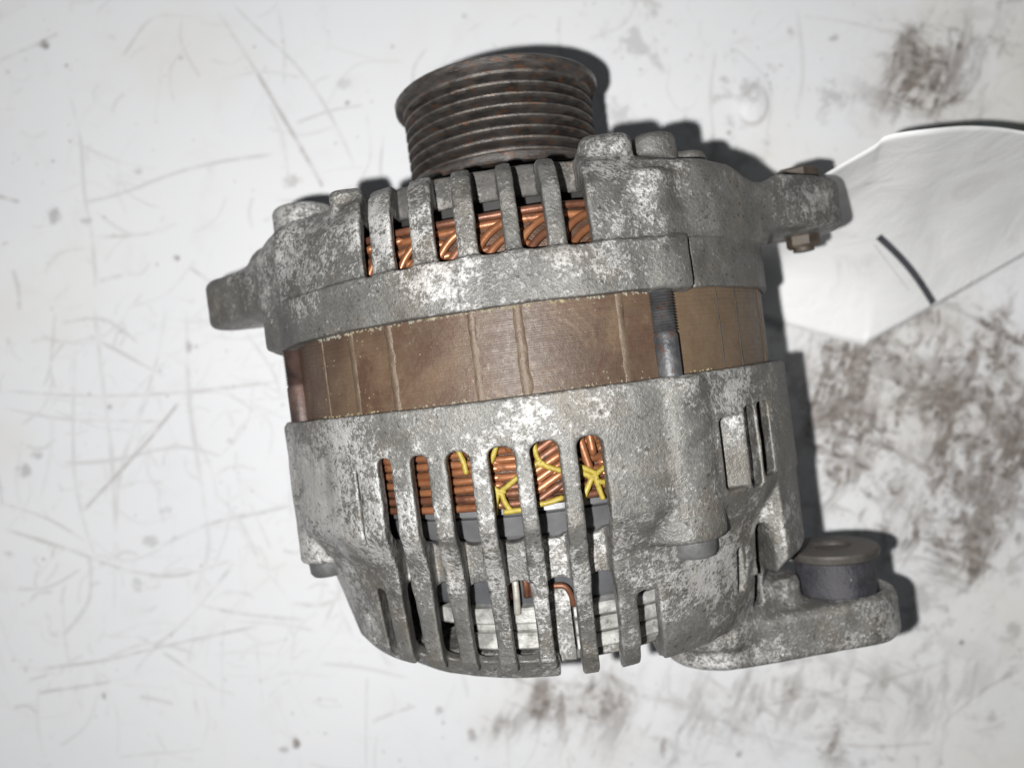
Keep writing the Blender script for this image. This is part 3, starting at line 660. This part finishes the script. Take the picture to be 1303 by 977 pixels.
# ---- inside: rotor, fan ring, slip ring cover, heat sinks
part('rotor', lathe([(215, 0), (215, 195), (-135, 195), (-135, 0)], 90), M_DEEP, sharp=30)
part('fan_ring', lathe([(-102, 170), (-102, 240), (-107, 241), (-108, 226), (-111, 225), (-112, 231), (-131, 227), (-132, 214), (-139, 212), (-139, 170)], 140), M_GREYRING, sharp=35)
part('slip_ring_cover', lathe([(-137, 0), (-137, 205), (-170, 203), (-206, 192), (-211, 186), (-211, 0)], 110), M_SLATE, sharp=35)
def arc_block(name, d0, d1, v0, v1, r0, r1, mat, par=None, bev=2.0):
    d = np.linspace(d0, d1, max(int((d1 - d0) / 1.6), 3)); pr = [(v0, r0), (v1, r0), (v1, r1 - bev), (v1 + bev * (1 if v0 > v1 else -1), r1), (v0 - bev * (1 if v0 > v1 else -1), r1), (v0, r1 - bev)]
    rows = np.stack([cyl(d, v, r) for v, r in pr], 1); n, m = rows.shape[:2]
    i = np.arange(n * m).reshape(n, m); j = np.roll(i, -1, 1)
    q = np.stack([i[:-1], j[:-1], j[1:], i[1:]], -1).reshape(-1, 4)
    caps = np.array([[i[0, 0], i[0, 5], i[0, 2], i[0, 1]], [i[0, 5], i[0, 4], i[0, 3], i[0, 2]], [i[-1, 0], i[-1, 1], i[-1, 2], i[-1, 5]], [i[-1, 5], i[-1, 2], i[-1, 3], i[-1, 4]]])
    return part(name, (rows.reshape(-1, 3), np.vstack([q, caps])), mat, par, sharp=35)
hs = arc_block('heat_sink', -40, -7, -209, -225, 150, 205, M_SINK)
arc_block('heat_sink', -28, -7, -234, -250, 150, 206, M_SINK)
arc_block('heat_sink', -28, -7, -225, -234, 150, 199, M_SINK)
arc_block('heat_sink', 2, 52, -212, -224, 150, 206, M_SINK)
arc_block('heat_sink', 2, 52, -227, -241, 150, 204, M_SINK)
arc_block('heat_sink', 2, 52, -244, -258, 150, 201, M_SINK)
arc_block('inner_support', -5.5, 1.2, -192, -266, 140, 204, M_REAR)
arc_block('inner_floor', -60, 62, -258, -268, 60, 196, M_REAR)
part('terminal_pin', tube(spline([(-47, -176, 212), (-47.5, -195, 211), (-49, -213, 206)], 6), 3.4, 10), M_PIN)
for du in (-9, 9, 15): part('copper_lead', tube(spline([(-47 + du, -170, 204), (-46 + du, -186, 206), (-45 + du * .8, -199, 196)], 6), 3.2, 8), M_COPPERS[1])
part('copper_lead', tube(spline([(-14, -188, 208), (0, -189, 210), (6, -198, 209), (8, -212, 206)], 7), 3.0, 8), M_COPPERS[1])
part('fan_clip', tube(spline([(19, -92, 252), (18.5, -104, 240), (18, -118, 233)], 5), 3.0, 8), M_RUSTBOLT)

# ---- pulley with seven belt grooves
pr = [(262, 0), (262, 119), (264, 121), (271, 121), (273, 118.5)]
for k in range(7):
    v0 = 274 + k * 12.4
    pr += [(v0, 117.8), (v0 + 1.8, 118.5), (v0 + 5.0, 101), (v0 + 8.6, 101), (v0 + 11.6, 118.5)]
pr += [(363, 119), (365, 124), (368, 127.5), (375, 128), (378, 125), (378, 112), (362, 104), (330, 98), (330, 40), (356, 38), (356, 0)]
pulley = part('pulley', lathe(pr, 190, jit=0.5), M_PULLEY, sharp=40)
pulley['label'] = 'dark rusty multi-groove belt pulley'
part('pulley_nut', lathe([(350, 0), (350, 34), (378, 34), (382, 30), (382, 0)], 6), M_BOLT, pulley, smooth_shade=False)
part('shaft_collar', lathe([(205, 0), (205, 70), (238, 70), (240, 44), (266, 44), (266, 0)], 60), M_DARK, pulley, sharp=35)

# ---- bushing pressed into the lug
bc = (328, 60)
bush = part('bushing', lathe([(-302, 0), (-302, 45), (-236, 44), (-233, 42), (-233, 0)], 72, bc, 0.7), M_BUSHBODY, sharp=40)
part('bushing_flange', lathe([(-235, 15), (-235, 48), (-233, 51), (-227, 52), (-224, 50.5), (-223, 48), (-223, 21), (-226, 18), (-235, 16)], 72, bc), M_BUSHFACE, bush, sharp=30)
part('bushing_bore', lathe([(-300, 0), (-300, 20.3), (-227, 20.3), (-227, 0)], 48, bc), M_BUSHFACE, bush, sharp=30)

# ---- bolt through the ear beside the paper
ec = (344, 50)
eb = part('ear_bolt', lathe([(129, 0), (129, 12), (226, 12), (226, 0)], 28, ec), M_NUT, sharp=40)
part('ear_nut', lathe([(133, 8), (133, 16), (136, 19), (146, 19), (148, 21), (150, 21), (150, 8)], 6, ec), M_NUT, eb, smooth_shade=False)
part('ear_nut', lathe([(202, 10), (202, 30), (205, 30), (207, 27), (224, 27), (227, 23), (227, 10)], 6, ec), M_NUT, eb, smooth_shade=False)

# ---- crumbs of corrosion along the joints
cv, cq = [], []
def crumb(deg, v, r, s):
    c = cyl(deg, v, r); b0 = len(cv)
    o = [np.array(x) * s * random.uniform(.6, 1.2) for x in ((1, 0, 0), (-1, 0, 0), (0, 1, 0), (0, -1, 0), (0, 0, 1), (0, 0, -1))]
    cv.extend([c + x for x in o])
    for a, b, d in ((0, 2, 4), (2, 1, 4), (1, 3, 4), (3, 0, 4), (2, 0, 5), (1, 2, 5), (3, 1, 5), (0, 3, 5)): cq.append((b0 + a, b0 + b, b0 + d))
for k in range(170): crumb(random.uniform(-48, 24), 84.0 + random.uniform(-2.0, .6), 286.5 + random.uniform(0, 2), random.choice([.9, 1.2, 1.6, 2.2]))
for k in range(110): crumb(random.uniform(-50, 36), 4.4 + random.uniform(-.6, 2.0), 286.5 + random.uniform(0, 2), random.choice([.8, 1.1, 1.5]))
for k in range(90): crumb(random.uniform(-50, 20), random.uniform(6, 82), 286.5, random.choice([.5, .7, 1.0]))
cr = part('corrosion_crumb', (np.array(cv), np.array(cq)), M_CRUMB, smooth_shade=False); cr['kind'] = 'stuff'

# ------------------------------------------------------------------ the sheet of paper under the ear
top = [(985, 262, 10), (1062, 215, 20), (1112, 186, 45), (1130, 173, 58), (1180, 165, 70), (1240, 161, 50), (1303, 168, 20), (1420, 195, 0)]
mid = [(965, 322, -230), (1030, 309, -200), (1078, 302, -180), (1110, 300, -176), (1160, 292, -176), (1220, 270, -176), (1303, 246, -180), (1420, 232, -185)]
bot = [(925, 390, -296), (975, 406, -297), (1040, 425, -296), (1094, 438, -292), (1112, 432, -288), (1200, 384, -289), (1303, 325, -284), (1420, 262, -280)]
def wpt(p): s = (CAM - p[2]) / CAM; return np.array([(p[0] - 651.5) * s, (488.5 - p[1]) * s, p[2] + H])
ct, cm, cb = [spline([wpt(p) for p in l], 9) for l in (top, mid, bot)]
nt_ = 34; rows = []
for t in np.linspace(0, 1, nt_):
    a = (1 - t) ** 2 * ct + 2 * t * (1 - t) * (2 * cm - .5 * ct - .5 * cb) + t * t * cb
    rows.append(a + np.array([0, 0, 1]) * (4.0 * np.sin(a[:, :1] / 41 + 4 * t) + 2.5 * np.sin(a[:, 1:2] / 19 + a[:, :1] / 60) + 7.0 * np.abs(np.sin((a[:, :1] + 1.4 * a[:, 1:2]) / 62))) * (1 - t) * t * 3)
G = np.stack(rows); G[..., 2] = np.maximum(G[..., 2], 3.0); n, m = G.shape[:2]
i = np.arange(n * m).reshape(n, m)
pm = mesh_np('paper_sheet', G.reshape(-1, 3) * S, np.stack([i[:-1, :-1], i[1:, :-1], i[1:, 1:], i[:-1, 1:]], -1).reshape(-1, 4), M_PAPER)
paper = link('paper_sheet', pm); md = paper.modifiers.new('thickness', 'SOLIDIFY'); md.thickness = 0.6 * S; md.offset = -1
paper['label'] = 'curled white sheet of paper with a black printed bar, beside the mounting ear'; paper['category'] = 'paper'
# print on the sheet: a black bar and a row of fine grey type
PXG = 651.5 + G[..., 0] * 940 / (CAM + H - G[..., 2]); PYG = 488.5 - G[..., 1] * 940 / (CAM + H - G[..., 2])
def on_paper(px, py, lift):
    k = np.argsort(((PXG - px) ** 2 + (PYG - py) ** 2).ravel())[:14]
    wgt = 1 / (((PXG.ravel()[k] - px) ** 2 + (PYG.ravel()[k] - py) ** 2) + 30.0); z = (G[..., 2].ravel()[k] * wgt).sum() / wgt.sum() + lift
    s = (CAM + H - z) / 940; return [(px - 651.5) * s, (488.5 - py) * s, z]
def strip(name, a, b, hw, mat, lift, n=14, bow=0):
    a, b = np.array(a, float), np.array(b, float); d = (b - a) / np.linalg.norm(b - a); nn = np.array([-d[1], d[0]]); v = []
    for t in np.linspace(0, 1, n):
        c = a + (b - a) * t + nn * bow * math.sin(math.pi * t); v += [on_paper(*(c - nn * hw), lift), on_paper(*(c + nn * hw), lift)]
    q = np.array([[2 * k, 2 * k + 1, 2 * k + 3, 2 * k + 2] for k in range(n - 1)])
    o = link(name, mesh_np(name, np.array(v) * S, q, mat), paper); return o
strip('printed_bar', (1118, 301), (1188, 386), 4.6, M_PRINT, 1.2, bow=-5.0)
for k in range(15):
    t = k / 15; a = np.array([1113 + 44 * t, 312 + 58 * t]); strip('printed_mark', a, a + np.array([1.9, 2.5]), 0.9, M_PRINTGREY, 1.0, 2)
